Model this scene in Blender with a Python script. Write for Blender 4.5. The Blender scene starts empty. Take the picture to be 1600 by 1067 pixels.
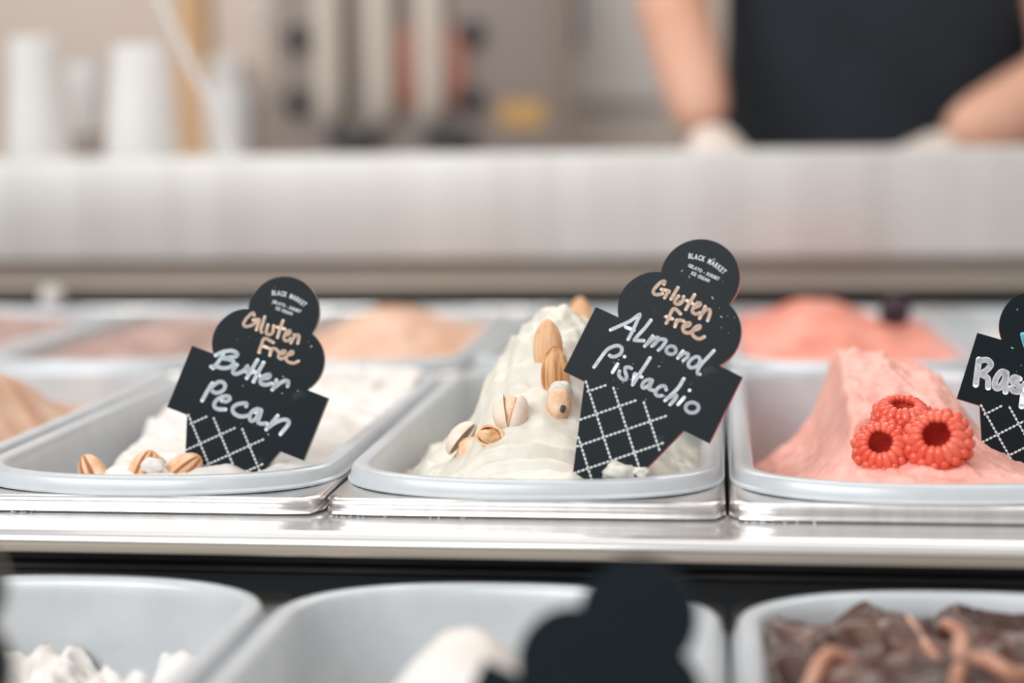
import bpy, bmesh, math, random
from mathutils import Vector, Matrix, noise
R = random.Random(7)
PI = math.pi
scene = bpy.context.scene
COL = scene.collection

# ------------------------------------------------------------------ camera
TZ = 0.95                      # height of the pan frames of the middle row above the floor
CAMH = 0.1437                  # camera above those frames
CZ = TZ + CAMH
F = 2662.3                     # focal length in pixels of a 1600 px wide frame
cX = Vector((22040.0, 28.5, -F)).normalized()       # case axes seen from the camera (right, down, forward)
cY = Vector((322.0, -313.5, F)).normalized()
cZ = cX.cross(cY).normalized()
def cam_axis(i): return Vector((cX[i], cY[i], cZ[i]))
right, down, fwd = cam_axis(0), cam_axis(1), cam_axis(2)
cd = bpy.data.cameras.new('camera'); cam = bpy.data.objects.new('camera', cd); COL.objects.link(cam)
m = Matrix((right, -down, -fwd)).transposed().to_4x4(); m.translation = (0, 0, CZ)
cam.matrix_world = m
cd.sensor_width = 36; cd.lens = F/1600*36; cd.clip_start = 0.02
cd.dof.use_dof = True; cd.dof.focus_distance = 0.735; cd.dof.aperture_fstop = 3.1
scene.camera = cam
def at(px, py, Y):             # the point at distance Y into the case that is seen at a pixel
    d = right*((px-800)/F) + down*((py-533.5)/F) + fwd
    return Vector((0, 0, CZ)) + d*(Y/d.y)

# ------------------------------------------------------------------ light
w = bpy.data.worlds.new('world'); scene.world = w; w.use_nodes = True
w.node_tree.nodes['Background'].inputs[0].default_value = (1.0, 0.975, 0.955, 1)
w.node_tree.nodes['Background'].inputs[1].default_value = 0.60
def area(name, loc, rot, sx, sy, power, col=(1, .97, .94)):
    l = bpy.data.lights.new(name, 'AREA'); l.shape = 'RECTANGLE'; l.size = sx; l.size_y = sy; l.energy = power; l.color = col
    o = bpy.data.objects.new(name, l); COL.objects.link(o); o.location = loc; o.rotation_euler = rot
    return o
area('ceiling_light_front', (-.1, .75, 2.6), (0, 0, 0), 1.6, .7, 4)
area('ceiling_light_rear', (-.2, 2.4, 2.66), (0, 0, 0), 2.4, .8, 30)
area('front_fill_light', (-1.5, -1.5, 2.75), (math.radians(52), 0, math.radians(-33)), 2.6, 1.4, 72, (.95, .98, 1))  # unseen panel added to light the upright signs from the front
vs = scene.view_settings
vs.view_transform = 'Standard'; vs.look = 'None'; vs.gamma = 1; vs.exposure = 0.14; vs.use_curve_mapping = False

# ------------------------------------------------------------------ helpers
def lin(c):
    return tuple(((v/255)/12.92 if v/255 <= .04045 else (((v/255)+.055)/1.055)**2.4) for v in c) + (1,)
def mat(name, rgb, rough=.5, metal=0, rgb2=None, nscale=30, nstretch=(1, 1, 1), bump=0, bscale=200, sss=0, spec=.5,
        lo=.35, hi=.65, trans=0, coat=0, detail=4):
    M = bpy.data.materials.new(name); M.use_nodes = True; nt = M.node_tree; b = nt.nodes['Principled BSDF']
    b.inputs['Base Color'].default_value = lin(rgb); b.inputs['Roughness'].default_value = rough
    b.inputs['Metallic'].default_value = metal; b.inputs['Specular IOR Level'].default_value = spec
    b.inputs['Transmission Weight'].default_value = trans; b.inputs['Coat Weight'].default_value = coat
    if sss:
        b.inputs['Subsurface Weight'].default_value = sss
        b.inputs['Subsurface Radius'].default_value = (.004, .0025, .0018); b.inputs['Subsurface Scale'].default_value = .35
    if rgb2 or bump:
        tc = nt.nodes.new('ShaderNodeTexCoord'); mp = nt.nodes.new('ShaderNodeMapping'); mp.inputs['Scale'].default_value = nstretch
        nt.links.new(tc.outputs['Object'], mp.inputs['Vector'])
    if rgb2:
        n = nt.nodes.new('ShaderNodeTexNoise'); n.inputs['Scale'].default_value = nscale; n.inputs['Detail'].default_value = detail
        nt.links.new(mp.outputs[0], n.inputs['Vector'])
        r = nt.nodes.new('ShaderNodeValToRGB'); r.color_ramp.elements[0].position = lo; r.color_ramp.elements[1].position = hi
        r.color_ramp.elements[0].color = lin(rgb); r.color_ramp.elements[1].color = lin(rgb2)
        nt.links.new(n.outputs[0], r.inputs[0]); nt.links.new(r.outputs[0], b.inputs['Base Color'])
    if bump:
        n2 = nt.nodes.new('ShaderNodeTexNoise'); n2.inputs['Scale'].default_value = bscale; n2.inputs['Detail'].default_value = 3
        nt.links.new(mp.outputs[0], n2.inputs['Vector'])
        bp = nt.nodes.new('ShaderNodeBump'); bp.inputs['Strength'].default_value = bump; bp.inputs['Distance'].default_value = .001
        nt.links.new(n2.outputs[0], bp.inputs['Height']); nt.links.new(bp.outputs[0], b.inputs['Normal'])
    return M
M = dict(
    steel=mat('polished_steel', (228, 227, 226), .14, .7, (216, 214, 212), 9, (1, 14, 1)),
    frame=mat('frame_steel', (226, 224, 223), .26, 1, (212, 209, 206), 12, (8, 1, 1)),
    brushed=mat('brushed_steel', (206, 204, 201), .45, .45, (194, 191, 188), 26, (1, .02, .03), lo=.3, hi=.7),
    liner=mat('grey_liner', (190, 195, 199), .3, .1, (200, 204, 207), 40, spec=.6),
    dark=mat('dark_gap_shade', (26, 30, 35), .6),  # shade of the gaps under rail and ledge, put into the colour
    darkrail=mat('dark_rail', (52, 52, 54), .4, .4),
    taupe=mat('taupe_trim_and_reflection', (172, 160, 148), .4, .3),
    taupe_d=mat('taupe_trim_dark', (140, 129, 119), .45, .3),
    black=mat('black_acrylic', (19, 27, 32), .3, 0, (74, 84, 90), 70, spec=.10, lo=.64, hi=.98, detail=6),
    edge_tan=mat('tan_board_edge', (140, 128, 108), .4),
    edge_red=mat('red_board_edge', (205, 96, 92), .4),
    peach=mat('peach_chalk', (252, 224, 202), .7), blue=mat('pale_blue_chalk', (236, 246, 250), .7),
    white_ink=mat('white_chalk', (238, 243, 248), .7), print=mat('white_print', (218, 221, 221), .7),
    cyan=mat('cyan_chalk', (120, 205, 215), .7),
    pist=mat('pistachio_gelato', (212, 207, 193), .42, 0, (221, 217, 206), 60, bump=.25, bscale=420, sss=.25),
    white=mat('white_gelato', (230, 227, 224), .45, 0, (226, 218, 210), 45, bump=.25, bscale=380, sss=.2),
    pink=mat('raspberry_gelato', (241, 184, 170), .5, 0, (238, 170, 156), 70, bump=.35, bscale=900, sss=.25),
    peachy=mat('peach_gelato', (226, 190, 168), .45, 0, (206, 150, 112), 26, bump=.2, bscale=300),
    brownpink=mat('brown_gelato', (150, 118, 108), .45, 0, (186, 150, 138), 22, bump=.2, bscale=300),
    coral=mat('coral_gelato', (222, 122, 98), .45, 0, (232, 160, 142), 22, bump=.2, bscale=300),
    caramel=mat('caramel_gelato', (224, 190, 165), .4, 0, (190, 128, 82), 18, bump=.2, bscale=300),
    choc=mat('chocolate_gelato', (62, 38, 31), .28, 0, (108, 72, 60), 30, bump=.3, bscale=300, lo=.4, hi=.75),
    ribbon=mat('caramel_ribbon', (176, 118, 92), .25, 0, (206, 158, 134), 40),
    almond=mat('almond_skin', (172, 108, 60), .5, 0, (226, 176, 126), 300, (1, 1, .05), bump=.9, bscale=420, lo=.42, hi=.60),
    almond_p=mat('pale_almond', (233, 192, 152), .5, 0, (212, 158, 112), 300, (1, 1, .05), bump=.4, bscale=420),
    shell=mat('pistachio_shell', (238, 222, 208), .45, 0, (230, 204, 184), 120, bump=.2, bscale=500),
    kernel=mat('pistachio_kernel', (226, 178, 138), .5, 0, (240, 206, 176), 170, bump=.7, bscale=420),
    kernel_b=mat('brown_kernel', (206, 152, 100), .4, 0, (232, 190, 148), 150, bump=.6, bscale=300),
    pecan=mat('pecan_half', (222, 170, 126), .5, 0, (240, 208, 176), 130, (1, .35, 1), bump=.6, bscale=300),
    groove=mat('pecan_groove', (172, 102, 58), .55),
    berry=mat('raspberry_flesh', (222, 84, 62), .22, 0, (232, 112, 88), 90, sss=.3),
    cavity=mat('raspberry_cavity', (204, 62, 48), .4, 0, (182, 44, 42), 200, bump=.5, bscale=900),
    purple=mat('blackberry_flesh', (60, 36, 48), .35),
    spot=mat('dark_spot', (70, 58, 50), .6),
    frost=mat('frost', (232, 234, 236), .5),
    cup=mat('white_paper', (220, 218, 216), .5, 0, (214, 211, 208), 12),
    wood=mat('tan_wood', (208, 164, 118), .55, 0, (222, 186, 146), 8, (6, 6, .5)),
    wall=mat('beige_wall', (206, 192, 182), .8, 0, (200, 185, 174), 3),
    ceil=mat('white_ceiling', (225, 222, 218), .9), floor=mat('grey_floor', (150, 144, 138), .5, 0, (138, 132, 126), 4),
    mach=mat('machine_panel', (158, 145, 137), .45, .15, (150, 137, 129), 6), beige=mat('beige_tube', (208, 196, 184), .4),
    terra=mat('terracotta', (176, 116, 98), .5), knob=mat('black_knob', (34, 38, 42), .4), yel=mat('amber_sticker', (205, 160, 96), .6),
    skin=mat('skin', (214, 160, 134), .5, 0, (222, 172, 148), 20), shirt=mat('black_cotton', (26, 33, 40), .85, 0, (34, 40, 48), 14),
    jeans=mat('dark_trousers', (36, 40, 50), .85), hair=mat('dark_hair', (52, 40, 34), .6), glove=mat('pale_glove', (216, 200, 190), .5),
    fridge=mat('white_enamel', (216, 212, 208), .4), grey=mat('grey_enamel', (164, 154, 146), .5),
)
def link(name, me, material=None, parent=None, smooth=35):
    o = bpy.data.objects.new(name, me); COL.objects.link(o)
    if material is not None and not me.materials: me.materials.append(material)
    if smooth and len(me.polygons):
        me.polygons.foreach_set('use_smooth', [True]*len(me.polygons)); me.set_sharp_from_angle(angle=math.radians(smooth))
    if parent: o.parent = parent
    return o
def obj(name, bm, material, parent=None, smooth=35):
    me = bpy.data.meshes.new(name); bmesh.ops.recalc_face_normals(bm, faces=bm.faces[:]); bm.to_mesh(me); bm.free()
    return link(name, me, material, parent, smooth)
def tag(o, label, cat, group=None):
    o['label'] = label; o['category'] = cat
    if group: o['group'] = group
    return o
def thing(name, loc, label, cat, group=None, rot=None):
    o = bpy.data.objects.new(name, None); COL.objects.link(o); o.location = loc; o.empty_display_size = .02
    if rot is not None: o.rotation_euler = rot
    return tag(o, label, cat, group)
def struct(o): o['kind'] = 'structure'; return o
def box(bm, x0, x1, y0, y1, z0, z1, bev=0, seg=2):
    r = bmesh.ops.create_cube(bm, size=1); vs_ = r['verts']
    for v in vs_: v.co = Vector((x0+(v.co.x+.5)*(x1-x0), y0+(v.co.y+.5)*(y1-y0), z0+(v.co.z+.5)*(z1-z0)))
    if bev:
        es = list({e for v in vs_ for e in v.link_edges})
        bmesh.ops.bevel(bm, geom=es, offset=bev, segments=seg, affect='EDGES', profile=.5)
def loft(bm, rings, cap0=False, cap1=False):
    vr = [[bm.verts.new(p) for p in r] for r in rings]; n = len(vr[0])
    for a, b in zip(vr, vr[1:]):
        for i in range(n): bm.faces.new((a[i], a[(i+1) % n], b[(i+1) % n], b[i]))
    if cap0: bm.faces.new(vr[0][::-1])
    if cap1: bm.faces.new(vr[-1])
    return vr
def lathe(bm, prof, n=24, axis=None, off=(0, 0, 0), cap0=True, cap1=True):
    loft(bm, [[Vector((r*math.cos(2*PI*i/n)+off[0], r*math.sin(2*PI*i/n)+off[1], z+off[2])) for i in range(n)] for r, z in prof], cap0, cap1)
def extrude_profile(bm, prof, x0, x1):        # prof: closed (y, z) polygon
    loft(bm, [[Vector((x, y, z)) for y, z in prof] for x in (x0, x1)], True, True)
def tube(bm, pts, rad, n=8):
    pts = [Vector(p) for p in pts]; rings = []
    for i, p in enumerate(pts):
        t = (pts[min(i+1, len(pts)-1)]-pts[max(i-1, 0)]).normalized()
        a = t.cross(Vector((.13, .27, .95))).normalized(); b = t.cross(a)
        r = rad[i] if isinstance(rad, (list, tuple)) else rad
        rings.append([p+a*r*math.cos(2*PI*k/n)+b*r*math.sin(2*PI*k/n) for k in range(n)])
    loft(bm, rings, True, True)
def spline(pts, step=6):
    pts = [Vector(p) for p in pts]
    if len(pts) < 3: return pts
    q = [pts[0]*2-pts[1]] + pts + [pts[-1]*2-pts[-2]]; out = []
    for i in range(1, len(q)-2):
        a, b, c, d = q[i-1:i+3]
        for k in range(step):
            t = k/step
            out.append(.5*((2*b)+(c-a)*t+(2*a-5*b+4*c-d)*t*t+(3*b-3*c+d-a)*t**3))
    return out+[pts[-1]]
def sstep(a, b, x):
    t = min(1, max(0, (x-a)/(b-a))); return t*t*(3-2*t)
def interp(tab, x):
    if x <= tab[0][0]: return tab[0][1]
    for (a, va), (b, vb) in zip(tab, tab[1:]):
        if x <= b: return va+(vb-va)*(x-a)/(b-a)
    return tab[-1][1]
def fbm(x, y, s, seed=0, oct=4): return noise.fractal(Vector((x*s, y*s, seed)), 1.0, 2.0, oct)
def ridge(x, y, s, seed=0): return 1-abs(noise.noise(Vector((x*s, y*s, seed))))*2

# ------------------------------------------------------------------ the room
PITCH = .1655
LEN = .368
YF = {'front': .636-LEN, 'middle': .671, 'rear': .671+LEN+.012}      # front edge of each row of pans
ZF = {'front': TZ-.029, 'middle': TZ, 'rear': TZ}
def pan_x(i): return .004-PITCH/2+PITCH*(i-2)                         # pan 2 is the almond one
bm = bmesh.new(); box(bm, -5, 5, -3, 4.2, -.1, 0); struct(obj('floor', bm, M['floor']))
bm = bmesh.new(); box(bm, -5, 5, 3.3, 3.4, 0, 2.8); struct(obj('wall_back', bm, M['wall']))
bm = bmesh.new(); box(bm, -5, 5, 1.2, 3.4, 2.8, 2.9); struct(obj('ceiling', bm, M['ceil']))

# ------------------------------------------------------------------ the display case
XL, XR = -1.25, .72
LT_ = TZ+.1355                                       # top of the service ledge
t = thing('display_case', ((XL+XR)/2, .25, 0), 'long stainless steel gelato display case holding three rows of pans', 'display case')
def part(name, bm, material, parent=t, smooth=35):
    o = obj(name, bm, material, None, smooth); o.parent = parent; o.matrix_parent_inverse = Matrix.Translation(-parent.location); return o
bm = bmesh.new(); box(bm, XL, XR, .22, 1.60, 0, TZ-.14, .01); part('cabinet', bm, M['brushed'])
for xe in (XL, XR-.02):
    bm = bmesh.new(); box(bm, xe, xe+.02, .22, 1.44, TZ-.14, TZ-.01); part('end_panel', bm, M['brushed'])
bm = bmesh.new(); box(bm, XL, XR, .22, .255, TZ-.14, TZ-.03, .004); part('front_panel', bm, M['brushed'])
# stepped rail carrying the front edge of the middle row
rail = [(.684, TZ-.0072), (.660, TZ-.0072), (.6475, TZ-.0072), (.6455, TZ-.0072), (.6425, TZ-.0062), (.640, TZ-.0064), (.6378, TZ-.0074), (.6372, TZ-.0080), (.6366, TZ-.0086),
        (.6358, TZ-.0094), (.6356, TZ-.0104), (.6364, TZ-.0110), (.655, TZ-.0112), (.684, TZ-.0112)]
bm = bmesh.new(); box(bm, XL+.02, XR-.02, .6368, .668, TZ-.0156, TZ-.0112, .0008); part('rail_reflection_strip', bm, M['taupe'])  # taupe strip painting in the reflection on the rail's lower face
bm = bmesh.new(); extrude_profile(bm, rail, XL+.02, XR-.02); part('step_rail', bm, M['steel'])
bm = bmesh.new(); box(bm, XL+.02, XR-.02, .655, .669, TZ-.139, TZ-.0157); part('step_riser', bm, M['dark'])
bm = bmesh.new(); extrude_profile(bm, [(.6525, TZ-.024), (.655, TZ-.0225), (.655, TZ-.0275), (.6525, TZ-.026)], XL+.02, XR-.02); part('riser_trim', bm, M['darkrail'])
bm = bmesh.new(); box(bm, XL+.02, XR-.02, 1.0405, 1.0495, TZ-.139, TZ-.0072); part('row_divider', bm, M['brushed'])
bm = bmesh.new(); box(bm, XL+.02, XR-.02, 1.424, 1.436, TZ-.139, TZ+.0065, .002); part('rear_rail', bm, M['frame'])
bm = bmesh.new(); box(bm, XL+.02, XR-.02, 1.47, 1.50, TZ-.139, TZ+.019); part('rear_slot_shade', bm, M['dark'])  # dark box standing in for the shade inside the slot
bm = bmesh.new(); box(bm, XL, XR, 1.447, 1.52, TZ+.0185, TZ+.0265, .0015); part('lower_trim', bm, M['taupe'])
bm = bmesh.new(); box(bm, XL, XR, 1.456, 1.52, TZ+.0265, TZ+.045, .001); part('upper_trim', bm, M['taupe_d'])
bm = bmesh.new(); box(bm, XL-.3, XR+.6, 1.445, 1.645, TZ+.045, TZ+.1355, .004, 3); part('service_ledge', bm, M['brushed'])
bm = bmesh.new(); box(bm, XL, XR+.4, 1.64, 1.84, LT_-.07, LT_-.047, .003); part('inner_shelf', bm, M['brushed'])
bm = bmesh.new(); lathe(bm, [(.002, 0), (.009, .001), (.0105, .008), (.009, .015), (.003, .017)], 16)
k = obj('glass_clip', bm, M['cup']); p = at(84, 470, 1.424); k.location = (p.x, 1.421, TZ+.0085); tag(k, 'small round white clip on the rear rail of the case', 'clip')

# ------------------------------------------------------------------ pans
NE = 26; EXPO = 2.3; HW = .0818; EB = .05
def outline(off, z, y0=0):
    a, b = HW-off, EB-off; pts = []; p = 2/EXPO
    for k in range(NE+1):
        th = PI*k/NE; c, s = math.cos(th), math.sin(th)
        pts.append(Vector((-a*math.copysign(abs(c)**p, c), y0+.004+EB-b*abs(s)**p, z)))
    for k in range(NE+1):
        th = PI*k/NE; c, s = math.cos(th), math.sin(th)
        pts.append(Vector((a*math.copysign(abs(c)**p, c), y0+LEN-.004-EB+b*abs(s)**p, z)))
    return pts
def rect_ring(off, z):
    out = []
    for i, q in enumerate(outline(0, z)):
        cy = .004+EB if i <= NE else LEN-.004-EB
        d = Vector((q.x, q.y-cy)); a, b = PITCH/2-.0006-off, EB+.004-off; n = 22
        s = 1/((abs(d.x/a)**n+abs(d.y/b)**n)**(1/n)); out.append(Vector((d.x*s, cy+d.y*s, z)))
    return out
def make_pan(i, row, label, group):
    x, y, z = pan_x(i), YF[row], ZF[row]
    e = thing('gelato_pan', (x, y, z), label, 'food pan', group)
    key = 'pan_liner_mesh'
    if key not in bpy.data.meshes:
        bm = bmesh.new()
        loft(bm, [outline(o, zz) for o, zz in ((.0040, -.0005), (.0002, -.0002), (0, .0006), (.0006, .0012), (.0012, .0016), (.0018, .0052), (.0026, .0064), (.0042, .0070),
                  (.0076, .0070), (.0092, .0064), (.0102, .0048), (.0108, 0), (.0112, -.03), (.014, -.085), (.03, -.092))], False, True)
        bmesh.ops.recalc_face_normals(bm, faces=bm.faces[:]); me = bpy.data.meshes.new(key); bm.to_mesh(me); bm.free(); me.materials.append(M['liner'])
        bm = bmesh.new()
        loft(bm, [outline(.0055, -.0008)] + [rect_ring(o, zz) for o, zz in ((.0050, -.0002), (.0030, 0), (.0012, -.0004), (.0003, -.0014), (.0004, -.0030), (.0010, -.0042), (.0004, -.0050),
                  (0, -.0060), (.0006, -.0068), (.0030, -.0070))])
        bmesh.ops.recalc_face_normals(bm, faces=bm.faces[:]); me = bpy.data.meshes.new('pan_frame_mesh'); bm.to_mesh(me); bm.free(); me.materials.append(M['frame'])
    link('liner', bpy.data.meshes[key], None, e, 40); link('frame', bpy.data.meshes['pan_frame_mesh'], None, e, 50)
    return e
make_pan(0, 'middle', 'pan of caramel gelato beside the butter pecan pan', None)
make_pan(1, 'middle', 'grey rimmed pan of white gelato under the butter pecan sign', None)
make_pan(2, 'middle', 'grey rimmed pan of pale green gelato under the almond pistachio sign', None)
make_pan(3, 'middle', 'grey rimmed pan of pink gelato topped with raspberries', None)
make_pan(4, 'middle', 'empty looking pan beyond the raspberry sign', None)
make_pan(4, 'rear', 'rear pan of white gelato beyond the raspberry sign', None)
make_pan(-1, 'rear', 'rear pan of reddish brown gelato at the end of the case', None)
make_pan(0, 'rear', 'rear pan of brown gelato below the steel ledge', None)
make_pan(1, 'rear', 'rear pan of peach gelato below the steel ledge', None)
make_pan(2, 'rear', 'rear pan of low white gelato behind the almond pistachio pan', None)
make_pan(3, 'rear', 'rear pan of coral gelato behind the raspberry pan', None)
make_pan(1, 'front', 'nearly empty front pan with white scraps on its walls', None)
make_pan(2, 'front', 'front pan with a heap of white gelato below the step rail', None)
make_pan(3, 'front', 'front pan of chocolate gelato with caramel ribbons', None)

# ------------------------------------------------------------------ gelato
ICE_OFF = .0106
def surface(i, row, h, name, material, label, nx=70, ny=130, depth=-.075):
    x0, y0, z0 = pan_x(i), YF[row], ZF[row]; a, b = HW-ICE_OFF, EB-ICE_OFF
    ya, yb = .004+ICE_OFF+.0003, LEN-.004-ICE_OFF-.0003; bm = bmesh.new(); rows = []
    for j in range(ny+1):
        y = ya+(yb-ya)*(.75*j/ny+.25*(1-math.cos(PI*j/ny))/2)
        q = max(0, (.004+EB-y)/b, (y-(LEN-.004-EB))/b); wd = a*max(.02, (1-min(1, q)**EXPO))**(1/EXPO)
        rows.append([bm.verts.new((wd*(2*k/nx-1), y, h(wd*(2*k/nx-1), y))) for k in range(nx+1)])
    for r0, r1 in zip(rows, rows[1:]):
        for k in range(nx): bm.faces.new((r0[k], r0[k+1], r1[k+1], r1[k]))
    ring = rows[0][:] + [r[-1] for r in rows[1:]] + rows[-1][-2::-1] + [r[0] for r in rows[-2:0:-1]]
    low = [bm.verts.new((v.co.x*.97, v.co.y, depth)) for v in ring]; n = len(ring)
    for k in range(n): bm.faces.new((ring[k], ring[(k+1) % n], low[(k+1) % n], low[k]))
    bm.faces.new(low)
    o = obj(name, bm, material, None, 60); o.location = (x0, y0, z0); tag(o, label, 'gelato'); return o
PX = [(-.074, -.020), (-.0645, -.0125), (-.055, -.001), (-.042, .0070), (-.036, .0105), (-.032, .0140), (-.0295, .0215), (-.0275, .0310), (-.022, .0370), (-.0165, .0405), (-.0135, .0465),
      (-.006, .0510), (.004, .0530), (.014, .046), (.024, .034), (.034, .018), (.05, .003), (.064, -.012), (.074, -.02)]
def h_pist(x, y):
    wx = x+.0035*noise.noise(Vector((x*30, y*26, 3.1))); wy = y+.005*noise.noise(Vector((x*34, y*30, 8.1)))
    top = interp(PX, wx)
    front = interp([(-.074, -.03), (-.05, -.012), (-.034, .0045), (-.02, .0075), (.02, .0075), (.045, -.006), (.074, -.02)], wx)
    tt = sstep(.012, .128, wy); tt = .55*tt+.45*min(1, max(0, (wy-.012)/.112))
    z = front+(top-front)*tt
    if wy > .135: z -= (wy-.135)*.16*sstep(.135, .2, wy)
    up = sstep(.055, .10, y)
    z += up*.0046*(ridge(x+y*.30, y*.45, 62, 2)-.4)+up*.0018*fbm(x, y, 150, 4)+up*.0016*ridge(x*.5+y*.4, y, 120, 14)+up*.0034*noise.noise(Vector((x*85, y*60, 4.4)))        # paddled folds of the crest
    z += (1-up)*(.0010*fbm(x*.5, y, 120, 5)+.0008*ridge(x*.35, y+x*.3, 95, 15))
    c = .030+.10*(x+.012)**2*20+.05*(x+.01)                                             # folded flap above the rim
    z += (.0034*sstep(-.0006, .0008, y-c)-.0040*math.exp(-((y-c+.0010)/.0011)**2))*sstep(-.034, -.018, x)*(1-sstep(.015, .035, x))
    c2 = .0235+.10*(x+.018)**2*22
    z += (.0020*sstep(-.0005, .0008, y-c2)-.0022*math.exp(-((y-c2+.0009)/.0009)**2))*sstep(-.030, -.012, x)*(1-sstep(.012, .03, x))
    c3 = .078-.35*(x+.0)                                                              # shelf where the crest was set on the lower scoop
    z += .0055*sstep(-.0012, .0022, y-c3-.004*noise.noise(Vector((x*60, 1, 1))))*sstep(-.042, -.03, x)-.002
    z += .0030*sstep(.15, .5, noise.noise(Vector((x*75, y*75, 9.))))*(1-sstep(-.045, -.03, x))
    return z
surface(2, 'middle', h_pist, 'pistachio_gelato', M['pist'], 'pale green pistachio gelato heaped into a tall folded peak', 130, 230)
PR = [(-.074, -.024), (-.063, -.017), (-.047, -.004), (-.041, .003), (-.035, .0165), (-.031, .0255), (-.029, .0335), (-.010, .0325), (.003, .030), (.015, .0285), (.022, .0262),
      (.029, .0165), (.040, .002), (.055, -.010), (.074, -.018)]
def h_rasp(x, y):
    wx = x+.003*noise.noise(Vector((x*34, y*30, 1.1))); wy = y+.004*noise.noise(Vector((x*34, y*30, 5.1)))
    top = interp(PR, wx)
    front = interp([(-.074, -.022), (-.05, -.004), (-.03, .005), (.0, .0065), (.05, .0065), (.074, 0)], wx)
    tt = .5*sstep(.015, .16, wy)+.5*min(1, max(0, (wy-.015)/.15)); z = front+(top-front)*tt
    if wy > .18: z -= (wy-.18)*.35*sstep(.18, .24, wy)
    z += .0012*fbm(x, y, 110, 3)+.0006*fbm(x, y, 420, 6)+.0010*ridge(x, y*.6+x*.4, 75, 22)
    c = .075+.9*(x+.026)                                                              # diagonal crease left of the berries
    z += .0045*sstep(-.001, .004, y-c)*sstep(-.034, -.026, x)*(1-sstep(-.010, .004, x))-.001
    z -= .004*math.exp(-(((x+.014)/.004)**2+((y-.107)/.006)**2))
    c = .026+.25*abs(x-.004); z += .0028*sstep(-.0006, .0010, y-c)*sstep(-.014, -.004, x)*(1-sstep(.012, .022, x))
    z -= .0028*math.exp(-(((x-.012)/.007)**2+((y-.158)/.0035)**2))
    z += sstep(.10, .16, y)*(.0022*(ridge(x, y*.8, 55, 31)-.5)+.0012*fbm(x, y, 150, 32))+.0035*math.exp(-(((x+.021)/.008)**2+((y-.172)/.012)**2))
    return z
surface(3, 'middle', h_rasp, 'raspberry_gelato', M['pink'], 'smooth pink raspberry gelato filling the pan with a flat crest', 130, 220)
def h_white(x, y):
    b = interp([(0, -.026), (.08, -.038), (.18, -.055), (.28, -.066), (.37, -.07)], y)+.005*noise.noise(Vector((x*40, y*40, 2)))
    z = -.042+.040*sstep(b-.014, b+.008, x)+.006*sstep(.1, .30, y)
    z += .0022*ridge(x, y, 42, 3)+.0015*fbm(x, y, 90, 8)
    z -= .006*(1-sstep(.03, .07, y)); z -= .005*(1-sstep(.0, .035, y))
    z += .006*math.exp(-(((x+.052)/.004)**2+((y-.178)/.006)**2)) + .004*sstep(.3, .6, ridge(x, y, 60, 12)-.3)*sstep(.2, .3, y)
    return z
surface(1, 'middle', h_white, 'butter_pecan_gelato', M['white'], 'white butter pecan gelato lying low in its pan', 100, 180)
def mound(zb, amp, sc, seed, cx=0, cy=.18, rx=.06, ry=.15, rough=.004):
    def h(x, y): return zb+amp*math.exp(-(((x-cx)/rx)**2+((y-cy)/ry)**2))+rough*ridge(x, y, sc, seed)+rough*.5*fbm(x, y, sc*2, seed)
    return h
surface(0, 'middle', mound(-.02, .050, 30, 4, .016, .17, .038, .09), 'caramel_gelato', M['caramel'], 'peach and caramel swirled gelato beside the butter pecan pan', 50, 80)
surface(0, 'rear', mound(-.012, .022, 34, 5), 'brown_gelato', M['brownpink'], 'brown gelato in the rear pan behind the butter pecan sign', 50, 80)
surface(-1, 'rear', mound(-.012, .026, 30, 15), 'reddish_gelato', M['brownpink'], 'reddish brown gelato at the far end of the rear row', 50, 80)
surface(4, 'rear', mound(-.02, .02, 30, 16), 'far_white_gelato', M['white'], 'white gelato in the rear pan beyond the raspberry sign', 50, 80)
surface(4, 'middle', mound(-.04, .01, 30, 17), 'leftover_gelato', M['white'], 'low leftover white gelato beside the raspberry pan', 50, 80)
surface(1, 'rear', mound(-.014, .034, 28, 6, .0, .20, .055, .13), 'peach_gelato', M['peachy'], 'pale peach gelato mound in a rear pan', 50, 80)
surface(2, 'rear', mound(-.03, .012, 28, 7), 'low_white_gelato', M['white'], 'low white gelato in the rear pan behind the almonds', 50, 80)
surface(3, 'rear', mound(-.006, .028, 30, 8, -.015, .22, .05, .13), 'coral_gelato', M['coral'], 'coral sorbet mound in the rear pan behind the raspberries', 50, 80)
def h_scrap(x, y): return -.040+.014*sstep(.0, .6, ridge(x, y, 26, 3)-.25)+.006*sstep(.1, .5, ridge(x, y, 60, 9)-.35)+.004*fbm(x, y, 120, 2)
surface(1, 'front', h_scrap, 'white_scraps', M['white'], 'last white scraps of gelato in a nearly empty front pan', 140, 220)
surface(2, 'front', mound(-.050, .062, 30, 13, -.004, .270, .040, .055, .003), 'white_heap_gelato', M['white'], 'white gelato heaped in the middle front pan', 80, 120)
def h_choc(x, y): return -.009+.008*ridge(x, y, 28, 21)+.005*ridge(x, y, 60, 4)+.002
surface(3, 'front', h_choc, 'chocolate_gelato', M['choc'], 'dark chocolate gelato in the front pan below the raspberry pan', 90, 140)
z3 = ZF['front']
RL = ('thick caramel ribbon running straight over the chocolate gelato', 'thin caramel thread joining the thick ribbon from behind', 'caramel ribbon curving away from the thick ribbon', 'short caramel ribbon apart from the others on the chocolate')
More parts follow.
